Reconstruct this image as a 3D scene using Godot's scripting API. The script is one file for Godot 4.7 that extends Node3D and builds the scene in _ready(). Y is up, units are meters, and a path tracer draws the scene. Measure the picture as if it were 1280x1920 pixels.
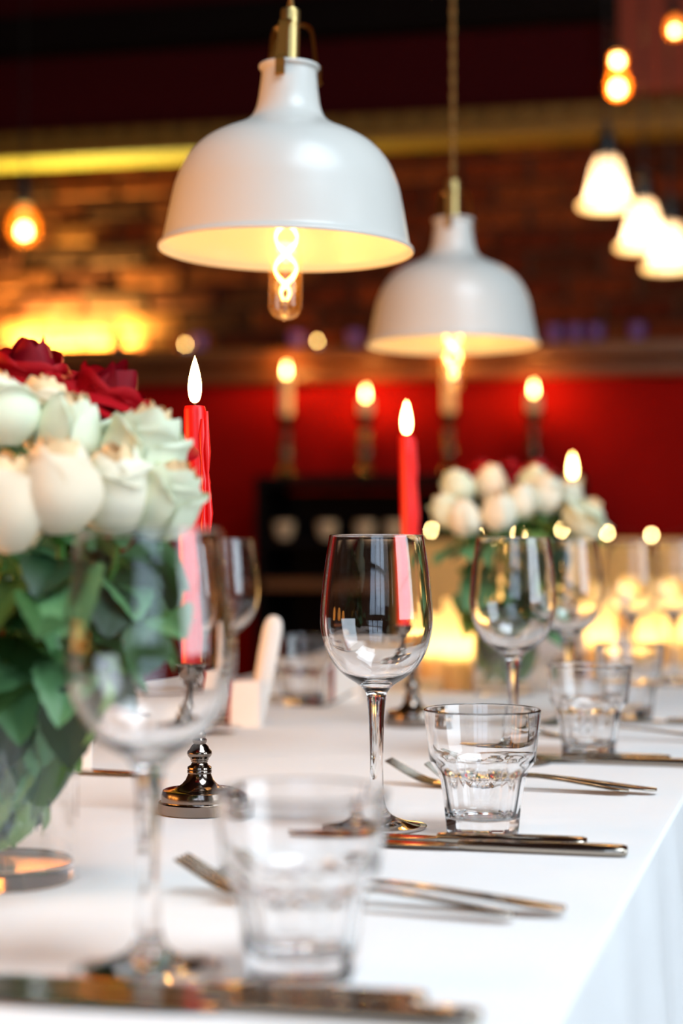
extends Node3D
# A candle-lit dining table set for a banquet in a brick-walled restaurant. Metres, y up.

const EYE := 0.9485          # eye height above the floor
const TOP := 0.75            # height of the table cloth
const TABLE_TURN := 15.9     # the long table's axis, degrees right of the view
const ROOM_TURN := 12.0      # the room's own axis

var rng := RandomNumberGenerator.new()
var used := {}
var M := {}
var tex := {}


class MB:
	var v := PackedVector3Array()
	var n := PackedVector3Array()
	var uv := PackedVector2Array()
	var idx := PackedInt32Array()

	# rows of points; front side is where (next row) x (next column) points
	func grid(rows: Array, wrap := false, from_row := 0, to_row := -1) -> void:
		var nr := rows.size()
		var nc: int = rows[0].size()
		var cols := nc + 1 if wrap else nc
		var nn := []
		for i in nr:
			var a := PackedVector3Array()
			a.resize(nc)
			nn.append(a)
		for i in nr - 1:
			var r0: PackedVector3Array = rows[i]
			var r1: PackedVector3Array = rows[i + 1]
			for j in (nc if wrap else nc - 1):
				var k := (j + 1) % nc
				var c := (r1[k] - r0[j]).cross(r0[k] - r1[j])
				nn[i][j] += c
				nn[i][k] += c
				nn[i + 1][j] += c
				nn[i + 1][k] += c
		for i in [0, nr - 1]:
			if rows[i][0].distance_to(rows[i][nc / 2]) < 1e-6:
				var sum := Vector3.ZERO
				for j in nc:
					sum += nn[i][j]
				for j in nc:
					nn[i][j] = sum
		var lo := from_row
		var hi := nr - 1 if to_row < 0 else to_row
		var first := v.size()
		for i in range(lo, hi + 1):
			for j in cols:
				v.append(rows[i][j % nc])
				n.append(nn[i][j % nc].normalized())
				uv.append(Vector2(float(j) / (cols - 1), float(i) / (nr - 1)))
		for i in hi - lo:
			for j in cols - 1:
				var a := first + i * cols + j
				var b := a + 1
				var c := a + cols
				idx.append_array([a, b, c, b, c + 1, c])

	func poly(p: Array, outward: Vector3) -> void:
		var nn: Vector3 = (p[2] - p[0]).cross(p[1] - p[0]).normalized()
		var q := p.duplicate()
		if nn.dot(outward) < 0.0:
			q.reverse()
			nn = -nn
		var first := v.size()
		for x in q:
			v.append(x)
			n.append(nn)
			uv.append(Vector2(x.x + x.z, x.y))
		for k in q.size() - 2:
			idx.append_array([first, first + k + 1, first + k + 2])

	func box(at: Vector3, size: Vector3, c := 0.0, turn := Basis()) -> void:
		var h := size / 2.0
		c = minf(c, 0.49 * minf(size.x, minf(size.y, size.z)))
		var g := h - Vector3(c, c, c)
		for ax in 3:
			for s in [-1.0, 1.0]:
				var b := (ax + 1) % 3
				var d := (ax + 2) % 3
				var out := Vector3.ZERO
				out[ax] = s
				var pts := []
				for k in [[-1, -1], [1, -1], [1, 1], [-1, 1]]:
					var p := Vector3.ZERO
					p[ax] = s * h[ax]
					p[b] = k[0] * g[b]
					p[d] = k[1] * g[d]
					pts.append(at + turn * p)
				poly(pts, turn * out)
				if c <= 0.0:
					continue
				for t in [-1.0, 1.0]:     # the edge between this face and that of axis b
					var e := []
					for k in [[0, -1], [0, 1], [1, 1], [1, -1]]:
						var p2 := Vector3.ZERO
						p2[ax] = s * (h[ax] if k[0] == 0 else g[ax])
						p2[b] = t * (g[b] if k[0] == 0 else h[b])
						p2[d] = k[1] * g[d]
						e.append(at + turn * p2)
					var o2 := Vector3.ZERO
					o2[ax] = s
					o2[b] = t
					poly(e, turn * o2)
		if c > 0.0:
			for s in [-1.0, 1.0]:
				for t in [-1.0, 1.0]:
					for r in [-1.0, 1.0]:
						poly([at + turn * Vector3(s * h.x, t * g.y, r * g.z), at + turn * Vector3(s * g.x, t * h.y, r * g.z), at + turn * Vector3(s * g.x, t * g.y, r * h.z)], turn * Vector3(s, t, r))

	func tube(path: PackedVector3Array, radii: Array, segs := 8, flat := 1.0, caps := true) -> void:
		var rows := []
		var side := Vector3.ZERO
		for i in path.size():
			var t := (path[mini(i + 1, path.size() - 1)] - path[maxi(i - 1, 0)]).normalized()
			if side == Vector3.ZERO:
				side = t.cross(Vector3.UP if absf(t.y) < 0.9 else Vector3.RIGHT).normalized()
			else:
				side = (side - t * side.dot(t)).normalized()
			var up := t.cross(side)
			var r: float = radii[mini(i, radii.size() - 1)]
			var row := PackedVector3Array()
			for k in segs:
				var a := TAU * k / segs
				row.append(path[i] + (up * cos(a) + side * sin(a) * flat) * r)
			rows.append(row)
		grid(rows, true)
		if caps:
			for e in [0, path.size() - 1]:
				poly(Array(rows[e]), path[e] - path[1 if e == 0 else e - 1])

	func mesh() -> ArrayMesh:
		var a := []
		a.resize(Mesh.ARRAY_MAX)
		a[Mesh.ARRAY_VERTEX] = v
		a[Mesh.ARRAY_NORMAL] = n
		a[Mesh.ARRAY_TEX_UV] = uv
		a[Mesh.ARRAY_INDEX] = idx
		var m := ArrayMesh.new()
		m.add_surface_from_arrays(Mesh.PRIMITIVE_TRIANGLES, a)
		return m


# ------------------------------------------------------------------ helpers

func tp(u: float, w: float, h := 0.0) -> Vector3:      # along the table, across it (to the right), above the cloth
	var a := deg_to_rad(TABLE_TURN)
	return Vector3(u * sin(a) + w * cos(a), TOP + h, -u * cos(a) + w * sin(a))


func rp(p: float, y: float, q: float) -> Vector3:      # room: to the right, height, away
	var a := deg_to_rad(ROOM_TURN)
	return Vector3(p * cos(a) + q * sin(a), y, p * sin(a) - q * cos(a))


func numbered(called: String) -> String:
	var k: int = used.get(called, 0)
	used[called] = k + 1
	return called if k == 0 else "%s_%03d" % [called, k]


func tag(o: Node, label: String, category := "", group := "", kind := "") -> void:
	for x in [["label", label], ["category", category], ["group", group], ["kind", kind]]:
		if x[1]:
			o.set_meta(x[0], x[1])


func thing(called: String, label: String, category: String, at: Vector3, turn := 0.0, group := "") -> Node3D:
	var o := Node3D.new()
	o.name = numbered(called)
	add_child(o)
	o.position = at
	o.rotation_degrees.y = turn
	tag(o, label, category, group)
	return o


func part(parent: Node, called: String, m: Mesh, material: Material, at := Transform3D()) -> MeshInstance3D:
	var o := MeshInstance3D.new()
	o.name = called
	o.mesh = m
	o.material_override = material
	o.transform = at
	parent.add_child(o, true)
	return o


func single(called: String, label: String, category: String, m: Mesh, material: Material, at: Vector3, turn := 0.0, group := "", kind := "") -> MeshInstance3D:
	var o := MeshInstance3D.new()
	o.name = numbered(called)
	o.mesh = m
	o.material_override = material
	add_child(o)
	o.position = at
	o.rotation_degrees.y = turn
	tag(o, label, category, group, kind)
	return o


func room_piece(called: String, label: String, at: Vector3, size: Vector3, material: Material, c := 0.0) -> MeshInstance3D:
	var mb := MB.new()
	mb.box(Vector3.ZERO, size, c)
	return single(called, label, "", mb.mesh(), material, rp(at.x, at.y, at.z), -ROOM_TURN, "", "structure")


func lathe_rows(prof: Array, segs: int, flats := 0) -> Array:      # flats: so many flutes on the part below 45 mm
	var rows := []
	for p in prof:
		var row := PackedVector3Array()
		for k in segs:
			var a := TAU * k / segs
			var r: float = p.x
			if flats:
				var seg := TAU / flats
				var x := fposmod(a, seg) - seg / 2.0
				r *= lerpf(1.0, cos(seg / 2.0) / cos(x), 0.95 * (1.0 - smoothstep(0.041, 0.050, p.y)))
			row.append(Vector3(r * cos(a), p.y, r * sin(a)))
		rows.append(row)
	return rows


func smooth_profile(pts: Array, per := 4) -> Array:     # Catmull-Rom through (radius, height) points
	var out := []
	for i in pts.size() - 1:
		var a: Vector2 = pts[maxi(i - 1, 0)]
		var b: Vector2 = pts[i]
		var c: Vector2 = pts[i + 1]
		var d: Vector2 = pts[mini(i + 2, pts.size() - 1)]
		for k in per:
			var q := b.cubic_interpolate(c, a, d, float(k) / per)
			out.append(Vector2(maxf(q.x, 0.0), q.y))
	out.append(pts[-1])
	return out


# a turned shape; the profile runs up the outside; corners sharper than about 35 degrees stay crisp
func lathe(mb: MB, prof: Array, segs := 32, crease := true) -> void:
	var start := 0
	for i in range(1, prof.size()):
		var cut := i == prof.size() - 1
		if not cut and crease:
			var d0: Vector2 = (prof[i] - prof[i - 1]).normalized()
			var d1: Vector2 = (prof[i + 1] - prof[i]).normalized()
			cut = d0.dot(d1) < 0.8
		if cut:
			mb.grid(lathe_rows(prof.slice(start, i + 1), segs), true)
			start = i


func turned(prof: Array, segs := 32, crease := true) -> ArrayMesh:
	var mb := MB.new()
	lathe(mb, prof, segs, crease)
	return mb.mesh()


func V(a: Array) -> Array:
	var out := []
	for k in range(0, a.size(), 2):
		out.append(Vector2(a[k], a[k + 1]))
	return out


func noise_tex(freq: float, a: Color, b: Color, size := 256, kind := FastNoiseLite.TYPE_SIMPLEX_SMOOTH, s := 1) -> NoiseTexture2D:
	var nz := FastNoiseLite.new()
	nz.noise_type = kind
	nz.frequency = freq
	nz.seed = s
	nz.fractal_octaves = 4
	var t := NoiseTexture2D.new()
	t.width = size
	t.height = size
	t.seamless = true
	t.noise = nz
	var g := Gradient.new()
	g.set_color(0, a)
	g.set_color(1, b)
	t.color_ramp = g
	return t


func mat(called: String, c: Color, rough := 0.5, metal := 0.0, spec := 0.5) -> StandardMaterial3D:
	var m := StandardMaterial3D.new()
	m.resource_name = called
	m.albedo_color = c
	m.roughness = rough
	m.metallic = metal
	m.metallic_specular = spec
	M[called] = m
	return m


func tri(m: StandardMaterial3D, scale: float) -> void:
	m.uv1_triplanar = true
	m.uv1_scale = Vector3.ONE * scale


func glow(m: StandardMaterial3D, c: Color, e: float) -> StandardMaterial3D:
	m.emission_enabled = true
	m.emission = c
	m.emission_energy_multiplier = e
	return m


func lamp_light(parent: Node, at: Vector3, c: Color, e: float, size: float) -> void:
	var l := OmniLight3D.new()
	l.name = "light"
	l.light_color = c
	l.light_energy = e
	l.light_size = size
	l.omni_range = 12.0
	l.omni_attenuation = 2.0
	l.shadow_enabled = true
	parent.add_child(l, true)
	l.position = at


# ------------------------------------------------------------------ scene

func _ready() -> void:
	rng.seed = 7
	# camera
	var cam := Camera3D.new()
	cam.name = "camera"
	add_child(cam)
	cam.position = Vector3(0, EYE, 0)
	cam.rotation.x = atan(64.0 / 3200.0)
	cam.near = 0.05
	cam.far = 60.0
	var lens := CameraAttributesPhysical.new()
	lens.frustum_focal_length = 40.0
	lens.frustum_focus_distance = 1.25
	lens.exposure_aperture = 2.2
	cam.attributes = lens
	cam.make_current()
	# surroundings: it is day outside, but the sky shows only through the window on the wall beside the table
	var env := Environment.new()
	env.background_mode = Environment.BG_COLOR
	env.background_color = Color(0.80, 0.88, 1.0)
	env.background_energy_multiplier = 1.0
	env.tonemap_mode = Environment.TONE_MAPPER_LINEAR
	env.tonemap_exposure = 1.04
	env.sdfgi_enabled = true
	env.ssao_enabled = true
	env.ssil_enabled = true
	var we := WorldEnvironment.new()
	we.name = "world"
	we.environment = env
	add_child(we)
	# daylight at the windows beside and behind the camera: each area light stands in its opening, the bars before it
	for w in [[2.46, 1.70, 0.40, 90.0, 0.0, 1.8, 1.7, 4.6], [0.45, 1.95, -1.56, 180.0, 0.0, 1.6, 1.7, 1.3], [0.85, 2.93, 0.45, 0.0, -90.0, 1.4, 1.4, 6.2]]:
		var day := AreaLight3D.new()
		day.name = numbered("daylight")
		day.light_color = Color(0.90, 0.96, 1.0)
		day.light_energy = w[7]
		day.area_size = Vector2(w[5], w[6])
		day.area_normalize_energy = true
		day.shadow_enabled = true
		day.area_range = 14.0
		add_child(day)
		day.position = rp(w[0], w[1], w[2])
		day.rotation_degrees = Vector3(w[4], -ROOM_TURN + w[3], 0)
	materials()
	room()
	table()
	settings_right()
	left_side()
	centre()
	pendants()
	background()


func materials() -> void:
	var m := mat("cloth", Color(0.93, 0.925, 0.92), 0.9, 0.0, 0.2)
	m.heightmap_enabled = true
	m.heightmap_texture = noise_tex(0.02, Color(0.35, 0.35, 0.35), Color(0.65, 0.65, 0.65), 512)
	m.heightmap_scale = 0.12
	tri(m, 2.2)
	m = mat("napkin", Color(0.93, 0.91, 0.88), 0.9, 0.0, 0.2)
	m = mat("red_card", Color(0.70, 0.05, 0.10), 0.6)
	m = mat("glass", Color(1, 1, 1, 0.0), 0.0)
	m.refraction_enabled = true
	m.refraction_scale = 0.05
	m.transparency = BaseMaterial3D.TRANSPARENCY_ALPHA
	m = mat("vase_glass", Color(0.97, 1.0, 0.99, 0.04), 0.02)
	m.transparency = BaseMaterial3D.TRANSPARENCY_ALPHA
	m = mat("bulb_glass", Color(1.0, 0.72, 0.30, 0.05), 0.02)
	m.transparency = BaseMaterial3D.TRANSPARENCY_ALPHA
	glow(m, Color(1.0, 0.55, 0.10), 0.55)
	m = mat("amber_globe", Color(1.0, 0.62, 0.20, 0.25), 0.05)
	m.transparency = BaseMaterial3D.TRANSPARENCY_ALPHA
	glow(m, Color(1.0, 0.50, 0.05), 1.6)
	m = mat("filament", Color(1, 0.9, 0.7), 0.5)
	glow(m, Color(1.0, 0.78, 0.42), 9.0)
	m = mat("bulb_core", Color(1, 0.95, 0.8), 0.5)
	glow(m, Color(1.0, 0.80, 0.45), 36.0)
	m = mat("lit_bulb", Color(1, 0.95, 0.85), 0.4)
	glow(m, Color(1.0, 0.86, 0.62), 6.0)
	m = mat("flame", Color(1, 0.9, 0.6), 1.0)
	glow(m, Color(1.0, 0.81, 0.46), 36.0)
	m = mat("fairy_bulb", Color(1, 0.9, 0.6), 0.5)
	glow(m, Color(1.0, 0.84, 0.55), 60.0)
	m = mat("wick", Color(0.05, 0.04, 0.04), 0.9)
	m = mat("steel", Color(0.66, 0.62, 0.57), 0.12, 1.0)
	m = mat("pewter", Color(0.55, 0.50, 0.46), 0.13, 1.0)
	m = mat("brass", Color(0.74, 0.54, 0.26), 0.42, 1.0)
	m = mat("brass_pale", Color(0.80, 0.70, 0.46), 0.35, 1.0)
	m = mat("cord", Color(0.50, 0.36, 0.14), 0.8)
	m = mat("enamel", Color(0.81, 0.80, 0.77), 0.30)
	m = mat("red_wax", Color(0.93, 0.07, 0.06), 0.35)
	m = mat("ivory_wax", Color(0.95, 0.86, 0.66), 0.45)
	m = mat("frosted", Color(0.96, 0.91, 0.80), 0.5)
	m.backlight_enabled = true
	m.backlight = Color(1.0, 0.95, 0.85) * 1.3
	m = mat("bell_glass", Color(1.0, 0.93, 0.85, 0.28), 0.4)
	m.transparency = BaseMaterial3D.TRANSPARENCY_ALPHA
	m = mat("black_metal", Color(0.03, 0.028, 0.03), 0.4, 0.0)
	for k in 3:
		m = mat("white_petal_%d" % k, [Color(0.95, 0.93, 0.84), Color(0.96, 0.90, 0.79), Color(0.90, 0.93, 0.82)][k], 0.6, 0.0, 0.3)
		m.backlight_enabled = true
		m.backlight = Color(0.45, 0.42, 0.32)
	m = mat("peach_petal", Color(0.97, 0.85, 0.66), 0.6, 0.0, 0.3)
	m.backlight_enabled = true
	m.backlight = Color(0.4, 0.3, 0.16)
	for k in 2:
		m = mat("red_petal_%d" % k, [Color(0.66, 0.01, 0.07), Color(0.50, 0.0, 0.08)][k], 0.55, 0.0, 0.3)
		m.backlight_enabled = true
		m.backlight = Color(0.3, 0.0, 0.03)
	for k in 4:
		m = mat("leaf_%d" % k, [Color(0.19, 0.34, 0.17), Color(0.36, 0.54, 0.35), Color(0.10, 0.22, 0.13), Color(0.44, 0.56, 0.27)][k], 0.42)
		m.backlight_enabled = true
		m.backlight = Color(0.10, 0.2, 0.04)
	mat("stem", Color(0.28, 0.48, 0.16), 0.5)
	mat("wood_dark", Color(0.05, 0.035, 0.04), 0.7, 0.0, 0.2)
	m = mat("wood_ledge", Color(0.42, 0.25, 0.11), 0.5)
	m.albedo_texture = noise_tex(0.03, Color(0.7, 0.65, 0.6), Color(1, 1, 1), 256)
	m.uv1_triplanar = true
	m.uv1_scale = Vector3(0.6, 6, 6)
	m = mat("cornice", Color(0.48, 0.36, 0.10), 0.6)
	m = mat("red_wall", Color(0.56, 0.03, 0.02), 0.8, 0.0, 0.2)
	m.albedo_texture = noise_tex(0.01, Color(0.85, 0.85, 0.85), Color(1, 1, 1), 256)
	tri(m, 0.7)
	m = mat("wine_wall", Color(0.22, 0.025, 0.055), 0.8, 0.0, 0.2)
	m = mat("mortar", Color(0.26, 0.17, 0.12), 0.95)
	for k in 5:
		m = mat("brick_%d" % k, [Color(0.42, 0.19, 0.10), Color(0.46, 0.21, 0.11), Color(0.36, 0.15, 0.09), Color(0.30, 0.15, 0.10), Color(0.48, 0.25, 0.13)][k], 0.9, 0.0, 0.2)
		m.albedo_texture = noise_tex(0.03, Color(0.65, 0.62, 0.6), Color(1, 1, 1), 256, FastNoiseLite.TYPE_SIMPLEX_SMOOTH, 3)
		tri(m, 3.0)
	mat("ceiling_paint", Color(0.16, 0.05, 0.06), 0.85)
	m = mat("floor_wood", Color(0.20, 0.12, 0.07), 0.5)
	mat("pier_plaster", Color(0.50, 0.22, 0.17), 0.85)
	m = mat("plaster", Color(0.35, 0.24, 0.17), 0.9)
	m = mat("pane", Color(0.8, 0.88, 1.0), 0.4)
	glow(m, Color(0.88, 0.95, 1.0), 0.8)
	m = mat("amber_shade", Color(0.95, 0.75, 0.45), 0.5)
	glow(m, Color(1.0, 0.62, 0.24), 2.5)
	m = mat("window_paint", Color(0.2, 0.16, 0.14), 0.5)
	m = mat("tan_leather", Color(0.88, 0.74, 0.48), 0.5)
	m = mat("white_china", Color(0.80, 0.72, 0.60), 0.25)
	m = mat("violet_glass", Color(0.36, 0.22, 0.55), 0.15)
	m = mat("bottle", Color(0.10, 0.07, 0.03), 0.15)
	m = mat("uplight_lens", Color(1, 0.9, 0.4), 0.4)
	glow(m, Color(1.0, 0.82, 0.22), 3.0)


# ------------------------------------------------------------------ the room

func room() -> void:
	var W := Vector3.ONE
	room_piece("floor", "dark wooden floor under the tables", Vector3(-0.4, -0.05, 1.3), Vector3(6.0, 0.1, 8.0), M.floor_wood)
	var ce := thing("ceiling", "dark wine red ceiling with a skylight above the table's near end", "", rp(0, 2.98, 0), -ROOM_TURN)
	tag(ce, "", "", "", "structure")
	for b in [[-0.4, 3.25, 6.0, 4.1], [-0.4, -1.525, 6.0, 2.45], [-1.65, 0.45, 3.5, 1.5], [2.1, 0.45, 1.0, 1.5]]:
		var cb := MB.new()
		cb.box(Vector3(b[0], 0, -b[1]), Vector3(b[2], 0.12, b[3]))
		part(ce, "ceiling_section", cb.mesh(), M.ceiling_paint)
	room_piece("wall_left", "brown plaster side wall outside the view", Vector3(-3.3, 1.46, 1.3), Vector3(0.2, 2.92, 8.0), M.plaster)
	# walls with a window: the right-hand one (opening q -0.5..1.3) and the one behind the camera (opening p -0.35..1.25)
	var wr := thing("wall_right", "side wall with the tall window that lights the table", "", rp(2.5, 0, 0), -ROOM_TURN)
	tag(wr, "", "", "", "structure")
	for b in [[1.8, 0.4, 7.0, 0.8], [1.8, 2.76, 7.0, 0.32], [-1.1, 1.7, 1.2, 1.8], [3.3, 1.7, 4.0, 1.8]]:
		var mb := MB.new()
		mb.box(Vector3(0, b[1], -b[0]), Vector3(0.2, b[3], b[2]))
		part(wr, "wall_section", mb.mesh(), M.plaster)
	var we := thing("wall_rear", "wall behind the camera with a broad window", "", rp(0, 0, -1.6), -ROOM_TURN)
	tag(we, "", "", "", "structure")
	for b in [[-0.4, 0.5, 6.0, 1.0], [-0.4, 2.9, 6.0, 0.1], [-1.875, 1.925, 3.05, 1.85], [1.925, 1.925, 1.35, 1.85]]:
		var mb := MB.new()
		mb.box(Vector3(b[0], b[1], 0.02), Vector3(b[2], b[3], 0.2))
		part(we, "wall_section", mb.mesh(), M.plaster)
	window("window_1", "tall daylight window with dark glazing bars beside the table", rp(2.5, 0.8, 0.40), -ROOM_TURN + 90.0, 1.8, 1.8, 4)
	window("window_2", "daylight window behind the camera", rp(0.45, 1.0, -1.6), -ROOM_TURN + 180.0, 1.6, 1.85, 3)
	window("window_3", "skylight in the ceiling over the table's near end", rp(0.85, 2.99, 1.2), -ROOM_TURN, 1.5, 1.5, 3).rotation_degrees.x = -90.0
	# the far wall: a red panelled dado, a wooden ledge, brick, a cornice, a dark frieze
	var wb := thing("wall_back", "far wall with red lower part, brick upper part and dark frieze", "", rp(-0.4, 0, 5.1), -ROOM_TURN)
	tag(wb, "", "", "", "structure")
	var mb := MB.new()
	mb.box(Vector3(0, 0.75, -0.1), Vector3(6.0, 1.5, 0.2))
	part(wb, "red_panel", mb.mesh(), M.red_wall)
	mb = MB.new()
	mb.box(Vector3(0, 1.85, -0.1), Vector3(6.0, 0.7, 0.18))
	part(wb, "mortar_bed", mb.mesh(), M.mortar)
	mb = MB.new()
	mb.box(Vector3(0, 2.56, -0.1), Vector3(6.0, 0.72, 0.2))
	part(wb, "frieze", mb.mesh(), M.wine_wall)
	var br := []
	for k in 4:
		var bm := MB.new()
		bm.box(Vector3.ZERO, Vector3(0.205 - 0.003 * k, 0.062, 0.05), 0.006)
		br.append(bm.mesh())
	for row in 9:
		for k in 14:
			var p := -2.15 + k * 0.216 + (0.108 if row % 2 else 0.0)
			if p > 0.55:
				continue
			var o := part(wb, "brick", br[rng.randi() % 4], M["brick_%d" % (rng.randi() % 5)])
			o.position = Vector3(p + 0.1, 1.575 + row * 0.0725, -0.012 + rng.randf_range(-0.005, 0.006))
			o.rotation = Vector3(rng.randf_range(-0.02, 0.02), rng.randf_range(-0.02, 0.02), rng.randf_range(-0.01, 0.01))
	var pier := MB.new()
	pier.box(Vector3.ZERO, Vector3(1.3, 0.66, 0.16), 0.008)
	single("wall_pier", "brown projecting pier above the cornice near the hanging bulb", "", pier.mesh(), M.pier_plaster, rp(0.41, 2.585, 5.02), -ROOM_TURN, "", "structure")
	# ledge
	var led := MB.new()
	led.box(Vector3(0, 0.0, 0.0), Vector3(6.0, 0.05, 0.10), 0.008)
	led.box(Vector3(0, -0.055, -0.018), Vector3(6.0, 0.04, 0.064), 0.006)
	single("trim_1", "brown wooden ledge between the red wall and the bricks", "", led.mesh(), M.wood_ledge, rp(-0.4, 1.525, 5.05), -ROOM_TURN, "", "structure")
	# cornice with a row of dentils
	var cor := thing("trim_2", "gilded cornice with dentils above the bricks", "", rp(-0.4, 2.14, 5.1), -ROOM_TURN)
	tag(cor, "", "", "", "structure")
	mb = MB.new()
	mb.box(Vector3(0, 0.03, 0.06), Vector3(6.0, 0.05, 0.16), 0.008)
	part(cor, "fillet", mb.mesh(), M.cornice)
	mb = MB.new()
	mb.box(Vector3(0, 0.085, 0.02), Vector3(6.0, 0.06, 0.08), 0.004)
	part(cor, "cyma", mb.mesh(), M.cornice)
	var dm := MB.new()
	dm.box(Vector3.ZERO, Vector3(0.05, 0.045, 0.03), 0.004)
	var dmesh := dm.mesh()
	for k in 28:
		part(cor, "dentil", dmesh, M.cornice).position = Vector3(-1.9 + k * 0.085, 0.085, 0.072)
	room_piece("trim_3", "black beam under the ceiling on the far wall", Vector3(-0.4, 2.56, 5.06), Vector3(6.0, 0.115, 0.1), M.wood_dark, 0.006)


func window(called: String, label: String, at: Vector3, turn: float, w: float, h: float, count: int) -> Node3D:
	var win := thing(called, label, "", at, turn)
	tag(win, "", "", "", "structure")
	var d := w / count
	var rows := 3
	for k in count:
		for j in rows:
			var pm := MB.new()
			pm.box(Vector3(-w / 2 + d * (k + 0.5), h / rows * (j + 0.5), -0.02), Vector3(d - 0.04, h / rows - 0.04, 0.01))
			part(win, "pane", pm.mesh(), M.pane)
	for k in count + 1:
		var vm := MB.new()
		vm.box(Vector3(-w / 2 + d * k, h / 2, 0.09), Vector3(0.05, h, 0.05), 0.004)
		part(win, "mullion", vm.mesh(), M.window_paint)
	for j in rows + 1:
		var hm := MB.new()
		hm.box(Vector3(0, h / rows * j, 0.09), Vector3(w, 0.045, 0.05), 0.004)
		part(win, "glazing_bar", hm.mesh(), M.window_paint)
	return win


# ------------------------------------------------------------------ the table

func table() -> void:
	var t := thing("banquet_table", "long narrow banquet table hidden under the white cloth", "table", tp(1.675, -0.4815, -TOP), -TABLE_TURN)
	var mb := MB.new()
	mb.box(Vector3(0, 0.733, 0), Vector3(0.715, 0.026, 2.83), 0.004)
	part(t, "table_top", mb.mesh(), M.wood_ledge)
	for s in [[-1, -1], [1, -1], [1, 1], [-1, 1]]:
		var lm := MB.new()
		lm.tube(PackedVector3Array([Vector3(s[0] * 0.29, 0, s[1] * 1.25), Vector3(s[0] * 0.29, 0.72, s[1] * 1.25)]), [0.022, 0.026], 12)
		part(t, "leg", lm.mesh(), M.wood_dark)
	# the cloth: one sheet with a rounded edge and hanging folds
	var hw := 0.3685
	var hl := 1.425
	var nz := FastNoiseLite.new()
	nz.frequency = 1.3
	nz.seed = 5
	var path := []       # walk once round the edge
	var corner := 0.03
	var step := 0.0125
	for side in 4:
		var d := Vector2([0, -1, 0, 1][side], [-1, 0, 1, 0][side])
		var o := Vector2([1, 0, -1, 0][side], [0, -1, 0, 1][side])
		var half := hl if side % 2 == 0 else hw
		var other := hw if side % 2 == 0 else hl
		var count := int((2 * half - 2 * corner) / step)
		for k in count + 1:
			var s := -half + corner + (2 * half - 2 * corner) * k / count
			path.append([o * other + d * s, o])
		for k in range(1, 6):
			var a := PI / 2 * k / 6.0
			path.append([o * (other - corner) + d * (half - corner) + (o * cos(a) + d * sin(a)) * corner, o * cos(a) + d * sin(a)])
	var rows := []
	var count2 := path.size()
	for lvl in 20:
		var row := PackedVector3Array()
		for k in count2:
			var pt: Vector2 = path[k][0]
			var o: Vector2 = path[k][1]
			var along := k * step
			var fold := sin(along * 34.0 + 2.0 * nz.get_noise_1d(along * 2.0)) * 0.5 + nz.get_noise_1d(along * 7.0) * 0.8
			var p: Vector3
			if lvl < 16:        # hanging part, bottom to top
				var f := lvl / 15.0
				var drop := 0.30 * (1.0 - f)
				var outv := 0.0035 + (0.017 * fold + 0.020) * pow(1.0 - f, 0.8)
				p = Vector3(pt.x + o.x * outv, -0.0035 - drop, pt.y + o.y * outv)
			else:
				var a := (lvl - 15) / 4.0 * PI / 2
				p = Vector3(pt.x + o.x * 0.0035 * cos(a), -0.0035 + 0.0035 * sin(a), pt.y + o.y * 0.0035 * cos(a))
			row.append(p)
		rows.append(row)
	# inward rings on the top that keep to the edge's outline
	for f in [0.985, 0.95, 0.88, 0.78, 0.66, 0.54, 0.42, 0.3, 0.18, 0.08, 0.0]:
		var row2 := PackedVector3Array()
		for k in count2:
			var pt: Vector2 = path[k][0]
			var q := Vector2(pt.x * f, pt.y if absf(pt.y) < hl - hw else signf(pt.y) * (hl - hw + (absf(pt.y) - hl + hw) * f))
			row2.append(Vector3(q.x, 0.0009 * nz.get_noise_2d(q.x * 3.0, q.y * 2.0) * minf(1.0, (1.0 - f) * 8.0), q.y))
		rows.append(row2)
	mb = MB.new()
	mb.grid(rows, true)
	single("tablecloth", "white tablecloth covering the long table and hanging at its sides", "tablecloth", mb.mesh(), M.cloth, tp(1.675, -0.4815, 0.0), -TABLE_TURN)


var wine_meshes := []
var tumbler_mesh: ArrayMesh
var fork_meshes := {}
var knife_meshes := {}


func wine_glass(u: float, w: float, label: String, group := "wine glasses on the long table", tilt := 0.0) -> void:
	if wine_meshes.is_empty():
		var outer := smooth_profile(V([0.0, 0.0, 0.012, 0.0005, 0.026, 0.0002, 0.0340, 0.0, 0.0352, 0.0010, 0.0345, 0.0022, 0.0226, 0.0044, 0.0132, 0.0078, 0.0083, 0.0122, 0.0060, 0.0190, 0.0049, 0.0300, 0.0046, 0.0450,
			0.0049, 0.0620, 0.0056, 0.0780, 0.0066, 0.0900, 0.0082, 0.0960, 0.0130, 0.1010, 0.0215, 0.1065, 0.0300, 0.1150, 0.0360, 0.1260, 0.0392, 0.1390, 0.0398, 0.1490, 0.0388, 0.1640, 0.0367, 0.1830, 0.0340, 0.2020, 0.0332, 0.2062]), 5)
		var inner := smooth_profile(V([0.0332, 0.2062, 0.0326, 0.2066, 0.0321, 0.2060, 0.0329, 0.2018, 0.0356, 0.1829, 0.0377, 0.1640, 0.0387, 0.1490, 0.0381, 0.1390, 0.0348, 0.1266, 0.0287, 0.1164, 0.0203, 0.1086, 0.0110, 0.1044, 0.0, 0.1030]), 5)
		var prof := outer + inner.slice(1)
		var rows := lathe_rows(prof, 72)
		var cuts := [0, 9 * 5, 17 * 5, prof.size() - 1]
		for k in 3:
			var mb := MB.new()
			mb.grid(rows, true, cuts[k], cuts[k + 1])
			wine_meshes.append(mb.mesh())
	var t := thing("wine_glass", label, "wine glass", tp(u, w), 0.0, group)
	t.rotation.z = tilt
	for k in 3:
		part(t, ["foot", "stem", "bowl"][k], wine_meshes[k], M.glass)


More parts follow.
